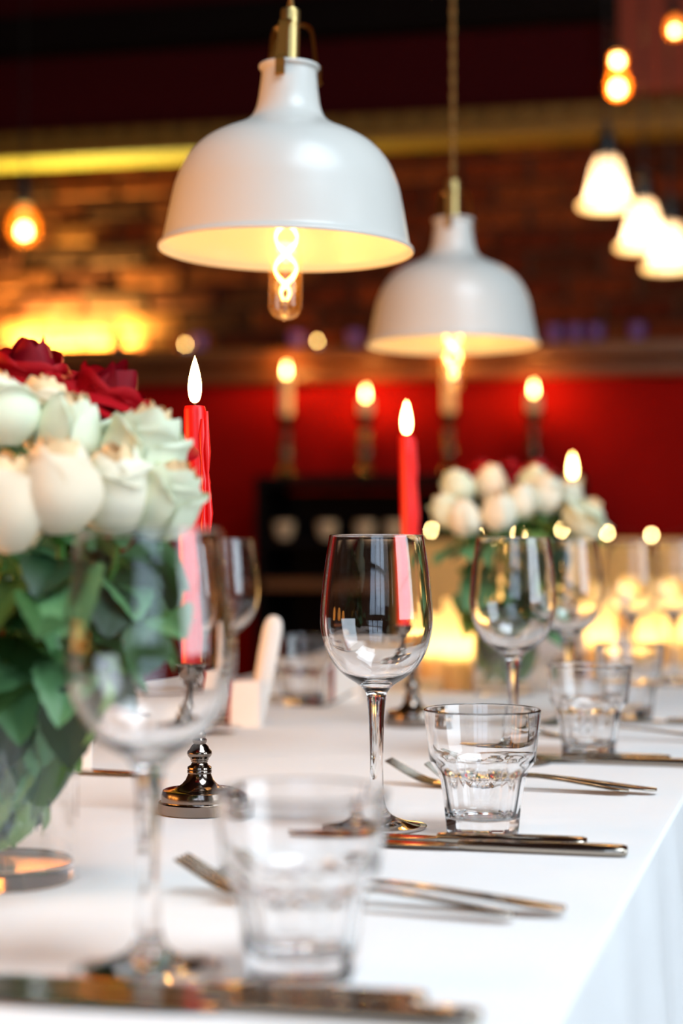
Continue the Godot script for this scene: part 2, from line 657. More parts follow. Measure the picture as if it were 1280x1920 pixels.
func tumbler(u: float, w: float, turn: float, label: String) -> void:
	if tumbler_mesh == null:
		var outer := V([0.0, 0.0022, 0.0150, 0.0018, 0.0215, 0.0002, 0.0240, 0.0, 0.0256, 0.0012, 0.0264, 0.0080, 0.0276, 0.0190, 0.0292, 0.0300, 0.0309, 0.0390, 0.0327, 0.0435, 0.0355, 0.0480, 0.0368, 0.0520, 0.0376, 0.0590, 0.0392, 0.0725, 0.0405, 0.0835, 0.0407, 0.0850])
		var inner := V([0.0407, 0.0850, 0.0398, 0.0855, 0.0389, 0.0848, 0.0376, 0.0725, 0.0360, 0.0600, 0.0349, 0.0530, 0.0330, 0.0490, 0.0300, 0.0450, 0.0283, 0.0400, 0.0262, 0.0290, 0.0245, 0.0190, 0.0225, 0.0130, 0.0180, 0.0108, 0.0, 0.0100])
		var prof := smooth_profile(outer, 3)
		var rows := lathe_rows(prof, 100, 10) + lathe_rows(smooth_profile(inner, 3).slice(1), 100)
		var mb := MB.new()
		mb.grid(rows, true)
		tumbler_mesh = mb.mesh()
	single("tumbler", label, "tumbler", tumbler_mesh, M.glass, tp(u, w), turn, "water tumblers on the long table")


# cutlery lies along +x: from the tines or the blade's point at 0 to the handle's end
func fork(u: float, w: float, turn: float, label: String, length := 0.205) -> void:
	if not fork_meshes.has(length):
		var k := length / 0.205
		var hm := MB.new()
		var p := PackedVector3Array()
		var rad := []
		for x in [[0.036, 0.0028, 0.0118], [0.044, 0.0022, 0.0122], [0.052, 0.0026, 0.0112], [0.060, 0.0046, 0.0080], [0.068, 0.0075, 0.0046], [0.080, 0.0110, 0.0033], [0.095, 0.0128, 0.0032], [0.115, 0.0126, 0.0038], [0.140, 0.0108, 0.0052], [0.165, 0.0082, 0.0068], [0.188, 0.0056, 0.0083], [0.199, 0.0046, 0.0078], [0.204, 0.0044, 0.0050], [0.205, 0.0044, 0.0020]]:
			p.append(Vector3(x[0] * k, x[1], 0))
			rad.append(x[2] * k)
		flat_bar(hm, p, rad, 0.0011)
		var ms := [hm.mesh()]
		for j in 4:
			var tm := MB.new()
			var z := (-1.5 + j) * 0.0062 * k
			flat_bar(tm, PackedVector3Array([Vector3(0, 0.0205, z * 0.92), Vector3(0.004 * k, 0.0183, z * 0.94), Vector3(0.012 * k, 0.0135, z * 0.97), Vector3(0.022 * k, 0.0078, z), Vector3(0.030 * k, 0.0045, z), Vector3(0.038 * k, 0.0027, z)]), [0.0005, 0.0012, 0.0016, 0.0019, 0.0022, 0.0026], 0.0010)
			ms.append(tm.mesh())
		fork_meshes[length] = ms
	var t := thing("fork", label, "fork", tp(u, w), -TABLE_TURN + turn, "forks on the long table")
	for k in 5:
		part(t, "handle" if k == 0 else "tine", fork_meshes[length][k], M.steel)


func flat_bar(mb: MB, p: PackedVector3Array, half: Array, thick: float, thicks := []) -> void:
	var rows := []
	for i in p.size():
		var t := (p[mini(i + 1, p.size() - 1)] - p[maxi(i - 1, 0)]).normalized()
		var up := Vector3.BACK.cross(t).normalized()
		var row := PackedVector3Array()
		var th: float = thicks[i] if thicks else thick
		for k in 12:
			var a := TAU * k / 12
			var c := cos(a)
			var s := sin(a)
			row.append(p[i] + up * th * signf(c) * pow(absf(c), 0.7) + Vector3.BACK * half[i] * signf(s) * pow(absf(s), 0.7) * -1.0)
		rows.append(row)
	rows.reverse()
	mb.grid(rows, true)
	mb.poly(Array(rows[0]), p[-1] - p[-2])
	mb.poly(Array(rows[-1]), p[0] - p[1])


func knife(u: float, w: float, turn: float, label: String, length := 0.225) -> void:
	if not knife_meshes.has(length):
		var k := length / 0.225
		var bm := MB.new()
		var p := PackedVector3Array()
		var half := []
		for x in [[0.0, 0.0015], [0.003, 0.0050], [0.010, 0.0082], [0.022, 0.0100], [0.05, 0.0106], [0.09, 0.0098], [0.108, 0.0080], [0.118, 0.0058]]:
			p.append(Vector3(x[0] * k, 0.0028, 0))
			half.append(x[1])
		flat_bar(bm, p, half, 0.0008)
		var hm := MB.new()
		p = PackedVector3Array()
		half = []
		var th := []
		for x in [[0.116, 0.0058, 0.0026], [0.122, 0.0062, 0.0032], [0.14, 0.0070, 0.0035], [0.18, 0.0082, 0.0036], [0.21, 0.0092, 0.0036], [0.221, 0.0088, 0.0034], [0.2245, 0.0070, 0.0028], [0.225, 0.0050, 0.0020]]:
			p.append(Vector3(x[0] * k, 0.0036, 0))
			half.append(x[1])
			th.append(x[2])
		flat_bar(hm, p, half, 0.003, th)
		knife_meshes[length] = [bm.mesh(), hm.mesh()]
	var t := thing("knife", label, "knife", tp(u, w), -TABLE_TURN + turn, "knives on the long table")
	for k in 2:
		part(t, ["blade", "handle"][k], knife_meshes[length][k], M.steel)


func settings_right() -> void:
	wine_glass(0.746, -0.306, "nearest wine glass, large and blurred, before the left bouquet")
	wine_glass(1.168, -0.307, "sharp wine glass in the middle with its whole bowl and stem in focus")
	wine_glass(1.556, -0.279, "wine glass behind the sharp tumbler, before the far bouquet's vase")
	wine_glass(1.905, -0.280, "wine glass half hidden behind the one before the far bouquet")
	wine_glass(2.425, -0.266, "blurred far wine glass before the golden glow, whole bowl in view")
	wine_glass(2.498, -0.214, "farthest wine glass, at the right edge of the picture")
	tumbler(0.757, -0.235, 8.0, "nearest water tumbler, large and blurred, beside the big blurred wine glass")
	tumbler(1.167, -0.231, 14.0, "sharp faceted water tumbler standing behind the pair of knives in focus")
	tumbler(1.627, -0.219, 3.0, "tumbler just beyond the sharp one, below the half hidden wine glass")
	tumbler(1.991, -0.221, 20.0, "farthest tumbler of the near row, below the golden glow")
	knife(0.680, -0.363, 4.5, "nearest knife along the bottom edge of the picture, the longer one")
	knife(0.703, -0.371, 4.0, "second knife at the bottom edge, lying behind the nearest one", 0.205)
	knife(1.093, -0.349, 3.0, "longer knife before the sharp tumbler's foot")
	knife(1.117, -0.358, 3.0, "shorter knife touching the sharp tumbler's foot", 0.205)
	knife(1.565, -0.330, 0.5, "longer knife in front of the tumbler beyond the sharp one")
	knife(1.590, -0.345, 0.5, "shorter knife at the foot of the tumbler beyond the sharp one", 0.205)
	knife(1.935, -0.290, 0.0, "far blurred knife at the foot of the farthest tumbler of the near row")
	fork(0.920, -0.358, -1.0, "fork whose tines show beside the big blurred tumbler", 0.222)
	fork(0.898, -0.325, -1.0, "shorter fork mostly hidden behind the big blurred tumbler", 0.165)
	fork(1.385, -0.354, -1.0, "fork whose raised tines show between the sharp wine glass and tumbler", 0.222)
	fork(1.372, -0.318, -1.0, "shorter fork hidden by the sharp tumbler with its handle out beyond it", 0.165)
	fork(1.77, -0.315, -1.0, "fork between the farther tumblers, its tines behind the sharp tumbler's rim")


func left_side() -> void:
	wine_glass(1.791, -0.647, "wine glass on the far side, half hidden behind the nearest wine glass")
	tumbler(2.053, -0.634, 6.0, "tumbler on the far side of the table before the dark shelves")
	var spots := [[1.778, -0.618, "white card holder with red back holding the leaning napkin"], [2.101, -0.593, "white card with red back beside the tumbler before the dark shelves"], [1.408, -0.652, "white card with red back seen between the vase and the nearest glass"]]
	for k in 3:
		var t := thing("place_card", spots[k][2], "place card", tp(spots[k][0], spots[k][1]), -4.0 + 3.0 * k, "place cards on the far side")
		var mb := MB.new()
		mb.box(Vector3(0.002, 0.0255, 0.004), Vector3(0.033, 0.051, 0.003), 0.001, Basis(Vector3.RIGHT, -0.10))
		part(t, "front_panel", mb.mesh(), M.napkin)
		mb = MB.new()
		mb.box(Vector3(-0.002, 0.0255, -0.006), Vector3(0.035, 0.051, 0.003), 0.001, Basis(Vector3.RIGHT, 0.10))
		part(t, "back_panel", mb.mesh(), M.red_card)
	# a rolled napkin leaning in the first holder
	var nm := MB.new()
	var p := PackedVector3Array()
	var r := []
	for x in [[0.0, 0.0075], [0.02, 0.0095], [0.05, 0.0105], [0.08, 0.0110], [0.105, 0.0108], [0.114, 0.0092], [0.119, 0.0055], [0.1205, 0.0015]]:
		p.append(Vector3(0.022 * x[0] / 0.12 - 0.002, x[0] + 0.001, -0.001))
		r.append(x[1])
	nm.tube(p, r, 16, 0.5)
	var nap := thing("napkin", "white folded napkin standing upright and leaning in the card holder", "napkin", tp(1.790, -0.607), -5.0)
	part(nap, "roll", nm.mesh(), M.napkin)
	nm = MB.new()
	nm.tube(PackedVector3Array([Vector3(0.0045, 0.05, 0.0075), Vector3(0.014, 0.10, 0.0082), Vector3(0.0175, 0.114, 0.006)]), [0.0011], 6)
	part(nap, "fold", nm.mesh(), M.napkin)
	fork(1.50, -0.79, 184.0, "fork on the far side lying near the left vase")
	knife(1.37, -0.56, 176.0, "knife on the far side seen between the vase and the nearest glass")
	knife(1.70, -0.60, 182.0, "knife on the far side in front of the napkin's holder")
	fork(2.02, -0.56, 181.0, "fork on the far side in front of the tumbler before the dark shelves")


# ------------------------------------------------------------------ the middle of the table

func candle_holder_mesh() -> ArrayMesh:
	return turned(V([0.0, 0.0, 0.0300, 0.0, 0.0308, 0.0006, 0.0308, 0.0078, 0.0300, 0.0084, 0.0288, 0.0086, 0.0285, 0.0100, 0.0288, 0.0135, 0.0276, 0.0165, 0.0262, 0.0172, 0.0225, 0.0170, 0.0170, 0.0185, 0.0130, 0.0212, 0.0106, 0.0240, 0.0090, 0.0275, 0.0086, 0.0290,
		0.0092, 0.0294, 0.0092, 0.0312, 0.0088, 0.0318, 0.0092, 0.0324, 0.0090, 0.0338, 0.0066, 0.0352, 0.0058, 0.0370, 0.0064, 0.0378, 0.0064, 0.0386, 0.0070, 0.0394, 0.0070, 0.0402, 0.0085, 0.0416, 0.0094, 0.0436, 0.0090, 0.0456, 0.0072, 0.0474, 0.0066, 0.0490,
		0.0046, 0.0510, 0.0055, 0.0525, 0.0055, 0.0540, 0.0042, 0.0555, 0.0050, 0.0570, 0.0050, 0.0585, 0.0038, 0.0600, 0.0036, 0.0800, 0.0050, 0.0815, 0.0078, 0.0840, 0.0080, 0.0855, 0.0060, 0.0875, 0.0070, 0.0890, 0.0110, 0.0935, 0.0130, 0.1000, 0.0134, 0.1080, 0.0160, 0.1100, 0.0164, 0.1108, 0.0155, 0.1116, 0.0115, 0.1110, 0.0105, 0.1000, 0.0, 0.1000]), 40)


func flame(parent: Node3D, at: Vector3, h: float, e: float) -> void:
	var w := h * 0.145
	var prof := smooth_profile([Vector2(0, 0), Vector2(w * 0.62, h * 0.05), Vector2(w * 0.9, h * 0.18), Vector2(w, h * 0.34), Vector2(w * 0.86, h * 0.55), Vector2(w * 0.5, h * 0.78), Vector2(w * 0.2, h * 0.92), Vector2(0, h)], 3)
	part(parent, "flame", turned(prof, 16, false), M.flame).position = at
	var wm := MB.new()
	wm.tube(PackedVector3Array([at + Vector3(0, -h * 0.10, 0), at + Vector3(0.0002, 0, 0), at + Vector3(0.0006, h * 0.12, 0)]), [0.0008], 6)
	part(parent, "wick", wm.mesh(), M.wick)
	lamp_light(parent, at + Vector3(0, h * 0.4, 0), Color(1.0, 0.66, 0.30), e, 0.008)


func taper(at: Vector3, h: float, lean: Vector2, label: String) -> void:
	var t := thing("candle", label, "candle", at, 0.0, "red taper candles")
	var path := PackedVector3Array()
	var rad := []
	for k in 9:
		var f := k / 8.0
		path.append(Vector3(lean.x * f, h * f * 0.985, lean.y * f))
		rad.append(lerpf(0.0099, 0.0084, f))
	path.append(Vector3(lean.x, h, lean.y))
	rad.append(0.0074)
	var mb := MB.new()
	mb.tube(path, rad, 28)
	part(t, "wax", mb.mesh(), M.red_wax)
	# runs of wax down one side
	var dm := MB.new()
	for run in [[0.35, 0.0, 0.98, 0.0030], [0.9, 0.22, 0.95, 0.0022], [-0.5, 0.50, 0.97, 0.0018]]:
		var p := PackedVector3Array()
		var r := []
		for k in 14:
			var f: float = lerpf(run[1], run[2], k / 13.0)
			var a: float = run[0] + 0.08 * sin(k * 1.3)
			var rr := lerpf(0.0099, 0.0084, f) + 0.0008
			p.append(Vector3(lean.x * f + cos(a) * rr, h * f, lean.y * f + sin(a) * rr))
			r.append(run[3] * (0.75 + 0.35 * sin(k * 2.1 + run[0] * 9.0)) * (1.0 if k > 0 else 0.6))
		dm.tube(p, r, 8)
	part(t, "wax_run", dm.mesh(), M.red_wax)
	flame(t, Vector3(lean.x, h + 0.002, lean.y), 0.036, 0.006)


func centre() -> void:
	var holder := candle_holder_mesh()
	single("candlestick", "polished pewter candlestick in focus behind the nearest glass", "candlestick", holder, M.pewter, tp(1.2, -0.452), 0.0, "candlesticks along the table's middle")
	single("candlestick", "pewter candlestick whose foot shows behind the sharp wine glass", "candlestick", holder, M.pewter, tp(1.84, -0.443), 0.0, "candlesticks along the table's middle")
	single("candlestick", "far candlestick hidden behind the far bouquet", "candlestick", holder, M.pewter, tp(2.779, -0.4), 0.0, "candlesticks along the table's middle")
	taper(tp(1.2, -0.452, 0.1005), 0.203, Vector2(-0.004, 0.0), "lit red taper candle in focus beside the left bouquet")
	taper(tp(1.84, -0.443, 0.1005), 0.221, Vector2(-0.006, 0.0), "lit red taper candle rising behind the sharp wine glass")
	var ic := thing("candle", "lit ivory candle rising behind the far bouquet's right end", "candle", tp(2.779, -0.4, 0.1005), 0.0, "")
	part(ic, "wax", turned(V([0, 0, 0.011, 0.0, 0.011, 0.05, 0.0135, 0.195, 0.0165, 0.206, 0.0160, 0.211, 0.0120, 0.209, 0, 0.207]), 24), M.ivory_wax)
	flame(ic, Vector3(0, 0.209, 0), 0.040, 0.012)
	bouquets()
	# frosted candle glasses round the far bouquet and at the table's end
	for k in 5:
		var s = [[2.298, -0.489, 0.128, 0.021, "tall frosted candle glass glowing at the left of the far vase"], [2.721, -0.348, 0.115, 0.024, "glowing frosted candle glass behind the farthest near tumbler"], [2.811, -0.290, 0.10, 0.024, "glowing frosted candle glass beyond the blurred far wine glass"], [2.901, -0.246, 0.115, 0.024, "glowing frosted candle glass at the picture's right edge on the long table"], [2.50, -0.569, 0.10, 0.022, "glowing frosted candle glass seen through the sharp wine glass"]][k]
		candle_glass(tp(s[0], s[1]), s[2], s[3], s[4], 0.022)


func candle_glass(at: Vector3, h: float, r: float, label: String, e: float) -> void:
	var t := thing("candle_glass", label, "candle glass", at, 0.0, "glowing frosted candle glasses")
	part(t, "glass", turned(V([0.0, 0.0, r * 0.94, 0.0, r, 0.003, r, h - 0.001, r - 0.001, h, r - 0.002, h - 0.001, r - 0.002, 0.005, 0.0, 0.005]), 32), M.frosted)
	var f := part(t, "flame", turned(smooth_profile([Vector2(0, 0), Vector2(0.003, 0.004), Vector2(0.0035, 0.009), Vector2(0.0015, 0.018), Vector2(0, 0.024)], 3), 12, false), M.flame)
	f.position = Vector3(0, h * 0.42, 0)
	part(t, "tea_light", turned(V([0, 0.006, r * 0.7, 0.006, r * 0.7, h * 0.38, 0, h * 0.38]), 20), M.ivory_wax)
	lamp_light(t, Vector3(0, h * 0.42 + 0.009, 0), Color(1.0, 0.90, 0.68), e, 0.008)


# ------------------------------------------------------------------ roses

var petals := {}
var leaves := []


func petal(o: float, flare: float, half: float, hgt: float, rmax: float, ph: float) -> ArrayMesh:
	var rows := []
	for i in 11:
		var t := i / 10.0
		var row := PackedVector3Array()
		for j in 11:
			var s := -1.0 + 2.0 * j / 10.0
			var open := smoothstep(0.50, 1.0, t)
			var r := rmax * (0.20 + 0.80 * sin(PI * (0.10 + 0.80 * pow(t, 0.8)))) + rmax * flare * open * open * (1.0 - 0.30 * s * s)
			r += rmax * (0.04 * sin(3.3 * s + ph) * t * t + 0.09 * s * o * t + 0.18 * pow(s, 4.0) * t)
			var wd := half * sqrt(maxf(0.0, 1.0 - pow((t - 0.56) / 0.64, 2.0)))
			var z := hgt * (t - 0.12 * s * s * t * t * t) - hgt * flare * 0.34 * pow(open, 3.0) + hgt * 0.025 * sin(4.0 * s + ph) * t * t
			var a := s * wd
			row.append(Vector3(r * cos(a), z, -r * sin(a)))
		rows.append(row)
	var mb := MB.new()
	mb.grid(rows)
	return mb.mesh()


func bloom(kind: String) -> Array:        # [mesh, turn, ring] of every petal
	if not petals.has(kind):
		var list := []
		var g := RandomNumberGenerator.new()
		g.seed = hash(kind)
		var cfg = {"bud": [4, 4, 0.16, 1.04], "half": [5, 5, 0.50, 1.04], "open": [6, 7, 0.95, 1.1], "red": [6, 8, 1.1, 1.15]}[kind]
		for k in 4:       # tightly rolled heart
			list.append([petal(1.0, 0.05, 1.6, 0.0475 - 0.0008 * k, 0.0085 + 0.0018 * k, g.randf() * 6.0), k * 1.9, 0])
		for k in cfg[0]:
			list.append([petal(0.7, cfg[2] * 0.40, 1.25, 0.0480 - 0.0012 * k, 0.0155 + 0.0007 * k, g.randf() * 6.0), k * TAU / cfg[0] + 0.4 + g.randf_range(-0.15, 0.15), 1])
		for k in cfg[1]:
			list.append([petal(0.5, cfg[2] * g.randf_range(0.7, 1.15), 1.15, 0.0465 - 0.0013 * k, (0.0176 + 0.0010 * k) * cfg[3], g.randf() * 6.0), k * 2.4 + 1.0, 2])
		petals[kind] = list
	return petals[kind]


func leaf_mesh(k: int) -> ArrayMesh:
	if leaves.is_empty():
		for q in 4:
			var L: float = [0.050, 0.042, 0.056, 0.036][q]
			var W: float = [0.0165, 0.0150, 0.0190, 0.0125][q]
			var rows := []
			for i in 15:
				var x := i / 14.0
				var row := PackedVector3Array()
				for j in 9:
					var s := -1.0 + j / 4.0
					var w := W * pow(sin(PI * pow(clampf((x - 0.10) / 0.90, 0.0, 1.0), 0.78)), 0.85) + 0.0007 * (1.0 - x)
					var teeth := 1.0 + (0.05 if i % 2 else -0.02) * absf(s)
					var y: float = absf(s) * w * [0.35, 0.15, 0.28, 0.4][q] - L * [0.30, 0.15, 0.42, 0.22][q] * x * x + 0.0006 * sin(x * 44.0 - absf(s) * 6.0) * absf(s) * 0.9 - (0.0005 if j == 4 else 0.0)
					row.append(Vector3(x * L, y, s * w * teeth))
				rows.append(row)
			var mb := MB.new()
			mb.grid(rows)
			leaves.append(mb.mesh())
	return leaves[k]


func stem_and_leaves(t: Node3D, top: Vector3, axis: Vector3, rim: Vector3, foot: Vector3, count: int, r := 0.0022, from := 0.03, upto := 0.92) -> void:
	# all points in the rose's own frame, which is not turned
	var c := Curve3D.new()
	c.add_point(top, Vector3.ZERO, -axis * 0.05)
	c.add_point(rim, Vector3(0, 0.05, 0) + (top - rim) * 0.2, (foot - rim) * 0.3)
	c.add_point(foot)
	c.bake_interval = 0.008
	var pts := c.get_baked_points()
	var mb := MB.new()
	mb.tube(pts, [r], 8)
	var st := part(t, "stem", mb.mesh(), M.stem)
	for k in count:
		var f := from + (upto - from) * (k + rng.randf_range(0.1, 0.9)) / count
		var i := clampi(int(f * (pts.size() - 1)), 1, pts.size() - 2)
		var p := pts[i]
		var a := rng.randf() * TAU
		var d := Vector3(cos(a), 0, sin(a))
		var away := Vector3(p.x - foot.x, 0, p.z - foot.z)
		if p.y < rim.y:      # within the vase the leaves press upright against the glass
			put_leaf(t, p + d * 0.012, (d * 0.25 + Vector3(0, 1.0 if p.y < rim.y - 0.04 else -1.0, 0)).normalized(), rng.randi() % 4, rng.randi() % 4, rng.randf_range(0.75, 1.05), rng.randf_range(-1.6, 1.6))
		else:
			d = (d * 0.9 + away.normalized() * 0.7 + Vector3(0, rng.randf_range(-0.9, 0.2), 0)).normalized()
			put_leaf(t, p, d, rng.randi() % 4, rng.randi() % 4, rng.randf_range(0.85, 1.3), rng.randf_range(-0.5, 0.5))


func leaves_in_vase(t: Node3D, base: Vector3, r: float, h: float, count: int) -> void:
	for k in count:
		var a := rng.randf() * TAU
		var out := Vector3(cos(a), 0, sin(a))
		var along := Vector3(-sin(a), 0, cos(a))
		var size := rng.randf_range(0.7, 1.0)
		var up := 1.0 if k % 3 else -1.0
		var d := (Vector3(0, up, 0) + along * rng.randf_range(-0.7, 0.7)).normalized()
		var y := rng.randf_range(0.02, h - 0.035) if up > 0.0 else rng.randf_range(0.055, h - 0.005)
		part(t, "leaf", leaf_mesh(k % 4), M["leaf_%d" % (rng.randi() % 4)], Transform3D(Basis(d, out, d.cross(out)).scaled(Vector3.ONE * size), base + Vector3(0, y, 0) + out * rng.randf_range(0.35, 0.62) * r))


func put_leaf(t: Node3D, p: Vector3, d: Vector3, shape: int, color: int, size: float, roll: float) -> void:
	var z := d.cross(Vector3.UP).normalized()
	if z.length() < 0.5:
		z = Vector3.BACK
	var b := Basis(d, z.cross(d).normalized(), z).rotated(d, roll)
	part(t, "leaf", leaf_mesh(shape), M["leaf_%d" % color], Transform3D(b.scaled(Vector3.ONE * size), p))


func rose(called: String, label: String, at: Vector3, axis: Vector3, kind: String, size: float, twist: float, vase_at: Vector3, vase_r: float, vase_h: float, count: int, tint: int, group: String) -> void:
	axis = axis.normalized()
	var t := thing(called, label, "rose", at, 0.0, group)
	var b := Basis(Quaternion(Vector3.UP, axis)) * Basis(Vector3.UP, twist)
	for p in bloom(kind):
		var m: Material
		if kind == "red":
			m = M["red_petal_%d" % (1 if p[2] == 0 else 0)]
		else:
			m = M.peach_petal if p[2] == 0 or (p[2] == 1 and tint == 1) else M["white_petal_%d" % tint]
		part(t, "petal", p[0], m, Transform3D((b * Basis(Vector3.UP, p[1])).scaled(Vector3.ONE * size), -axis * 0.024 * size))
	var cal := MB.new()
	lathe(cal, V([0, -0.008, 0.0035, -0.006, 0.0060, -0.001, 0.0052, 0.003]), 14)
	part(t, "calyx", cal.mesh(), M.stem, Transform3D(b.scaled(Vector3.ONE * size), -axis * 0.024 * size))
	for k in 5:
		var d := (b * Vector3(cos(k * TAU / 5), 0.15 - 0.25 * (k % 2), sin(k * TAU / 5))).normalized()
		part(t, "sepal", leaf_mesh(3), M.leaf_1, Transform3D(Basis(d, axis, d.cross(axis)).orthonormalized().scaled(Vector3(0.5, 0.5, 0.35) * size), -axis * 0.025 * size))
	var base := vase_at - at
	var out := Vector3(at.x - vase_at.x, 0, at.z - vase_at.z)
	var rim := base + Vector3(0, vase_h, 0) + out.limit_length(vase_r * 0.75)
	var foot := base + Vector3(0, 0.016, 0) - out.limit_length(vase_r * 0.7)
	stem_and_leaves(t, -axis * 0.030 * size, axis, rim, foot, count)


func vase(at: Vector3, r: float, h: float, label: String) -> void:
	var t := thing("vase", label, "vase", at, 0.0, "clear glass vases")
	part(t, "glass_wall", turned(V([r - 0.001, 0.0, r, 0.001, r, h - 0.001, r - 0.0012, h, r - 0.0025, h - 0.001, r - 0.0025, 0.012]), 64), M.vase_glass)
	part(t, "glass_base", turned(V([0, 0.0, r - 0.004, 0.0, r - 0.003, 0.001, r - 0.003, 0.011, r - 0.004, 0.012, 0, 0.012]), 64), M.glass)


func bouquets() -> void:
	var v1 := tp(0.925, -0.473)
	vase(v1, 0.045, 0.13, "clear cylinder vase full of green leaves at the left edge")
	var g := "white roses of the left bouquet"
	# offsets from the vase's middle along and across the table, height, bloom, size, tilt along / across
	for r in [
		["white rose with a peach heart, topmost of the left bouquet's whites", 0.001, 0.016, 0.279, "half", 1.05, 0.1, 0.12, 1],
		["white rose bud beside the topmost white, below the red petals", -0.022, 0.044, 0.267, "bud", 1.0, -0.1, 0.25, 2],
		["large plump cream rose bud in the middle of the left bouquet's front", -0.070, 0.061, 0.234, "bud", 1.16, -0.2, 0.05, 1],
		["cream rose hanging between the plump bud and the rightmost rose", -0.033, 0.079, 0.234, "half", 1.10, -0.2, 0.12, 0],
		["broad white rose tilted outward, nearest the red candle's flame", -0.001, 0.083, 0.256, "half", 1.28, -0.05, 0.42, 2],
		["pale green white rose lowest at the bouquet's edge, touching the red candle", -0.016, 0.104, 0.228, "half", 1.05, -0.1, 0.75, 2],
		["cream rose bud cut by the picture's left edge, lowest", -0.081, 0.036, 0.224, "bud", 1.18, -0.25, -0.1, 1],
		["white rose cut by the picture's left edge, under the red roses", -0.042, 0.009, 0.279, "half", 1.0, 0.0, -0.15, 2]]:
		rose("white_rose", r[0], tp(0.941 + r[1], -0.473 + r[2], r[3]), tp(r[6], r[7], 1.0 - TOP), r[4], r[5], rng.randf() * 6.0, v1, 0.045, 0.13, 14, r[8], g)
	rose("red_rose", "red rose on top of the left bouquet, cut by the picture's edge", tp(0.995, -0.492, 0.300), tp(-0.1, 0.15, 1.0 - TOP), "red", 1.5, 0.3, v1, 0.045, 0.13, 3, 0, "red roses of the left bouquet")
	rose("red_rose", "red rose spreading behind the white ones toward the red candle", tp(0.995, -0.440, 0.284), tp(0.0, 0.45, 1.0 - TOP), "red", 1.5, 1.7, v1, 0.045, 0.13, 3, 0, "red roses of the left bouquet")
	# leafy stems that hang over the vase's rim
	for s in [[-0.02, 0.115, 0.16, "leafy stem reaching out behind the nearest wine glass"], [-0.07, 0.06, 0.17, "leafy stem drooping over the front of the left vase"], [0.02, 0.10, 0.19, "leafy stem under the rightmost white rose"], [-0.075, 0.01, 0.15, "leafy stem at the picture's left edge over the vase's rim"], [-0.05, 0.09, 0.13, "low leafy stem beside the left vase's right edge"]]:
		var at := tp(0.925 + s[0], -0.473 + s[1], s[2])
		var t := thing("leafy_stem", s[3], "foliage", at, 0.0, "leafy stems in the left vase")
		var base := v1 - at
		var out := Vector3(-base.x, 0, -base.z)
		stem_and_leaves(t, Vector3.ZERO, (out.normalized() + Vector3.UP * 0.4).normalized(), base + Vector3(0, 0.13, 0) + out.limit_length(0.034), base + Vector3(0, 0.016, 0) - out.limit_length(0.02), 13, 0.0018, 0.0, 0.95)
		leaves_in_vase(t, base, 0.045, 0.13, 9)
	var v2 := tp(2.274, -0.42)
	vase(v2, 0.044, 0.11, "clear vase of dark leaves under the far bouquet")
	g = "white roses of the far bouquet"
	for r in [
		["blurred white rose standing high at the far bouquet's left end", 2.216, -0.472, 0.278, "half", 1.05, 0.0, -0.3],
		["white rose at the far bouquet's left edge beside the red candle", 2.172, -0.478, 0.246, "half", 1.0, -0.1, -0.4],
		["white rose bud standing alone in the far bouquet's upper middle", 2.247, -0.433, 0.283, "bud", 1.1, 0.0, -0.1],
		["lowest yellowish white bud on the far bouquet's left side", 2.159, -0.451, 0.237, "bud", 1.05, -0.3, -0.2],
		["round white rose below the lone upper bud of the far bouquet", 2.162, -0.405, 0.245, "bud", 1.1, -0.3, 0.0],
		["white rose just right of the round low one in the far bouquet", 2.179, -0.380, 0.258, "bud", 1.0, -0.2, 0.1],
		["tall white rose right of the far bouquet's centre", 2.208, -0.353, 0.269, "half", 1.15, -0.1, 0.2],
		["white rose at the far bouquet's top next to the red ones", 2.283, -0.380, 0.287, "half", 1.0, 0.0, 0.1],
		["largest open white rose at the far bouquet's right end", 2.222, -0.301, 0.237, "open", 1.2, 0.0, 0.7],
		["white rose in front of the lit ivory candle", 2.266, -0.333, 0.266, "half", 1.0, 0.0, 0.4]]:
		rose("white_rose", r[0], tp(r[1], r[2], r[3]), tp(r[6], r[7], 1.0 - TOP), r[4], r[5], rng.randf() * 6.0, v2, 0.044, 0.11, 11, rng.randi() % 3, g)
	var names := ["red rose at the left of the far bouquet's back row", "red rose in the middle of the far bouquet's back row", "red rose at the far bouquet's back, before the fourth mercury candlestick"]
	for k in 3:
		rose("red_rose", names[k], tp([2.323, 2.345, 2.348][k], [-0.459, -0.425, -0.385][k], 0.30), tp(0.1, [-0.2, 0.0, 0.2][k], 1.0 - TOP), "red", 0.95, k * 1.3, v2, 0.044, 0.11, 3, 0, "red roses of the far bouquet")
	for s in [[-0.05, -0.05, 0.14, "leafy stem hanging left in the far bouquet"], [-0.06, 0.03, 0.13, "leafy stem hanging in front of the far vase"], [0.0, 0.07, 0.15, "leafy stem hanging right in the far bouquet"]]:
		var at := tp(2.274 + s[0], -0.42 + s[1], s[2])
		var t := thing("leafy_stem", s[3], "foliage", at, 0.0, "leafy stems in the far vase")
		var base := v2 - at
		var out := Vector3(-base.x, 0, -base.z)
		stem_and_leaves(t, Vector3.ZERO, (out.normalized() + Vector3.UP * 0.4).normalized(), base + Vector3(0, 0.11, 0) + out.limit_length(0.034), base + Vector3(0, 0.016, 0) - out.limit_length(0.02), 14, 0.0018, 0.0, 0.95)
		leaves_in_vase(t, base, 0.044, 0.11, 8)


# ------------------------------------------------------------------ pendants

var lamp_parts := {}


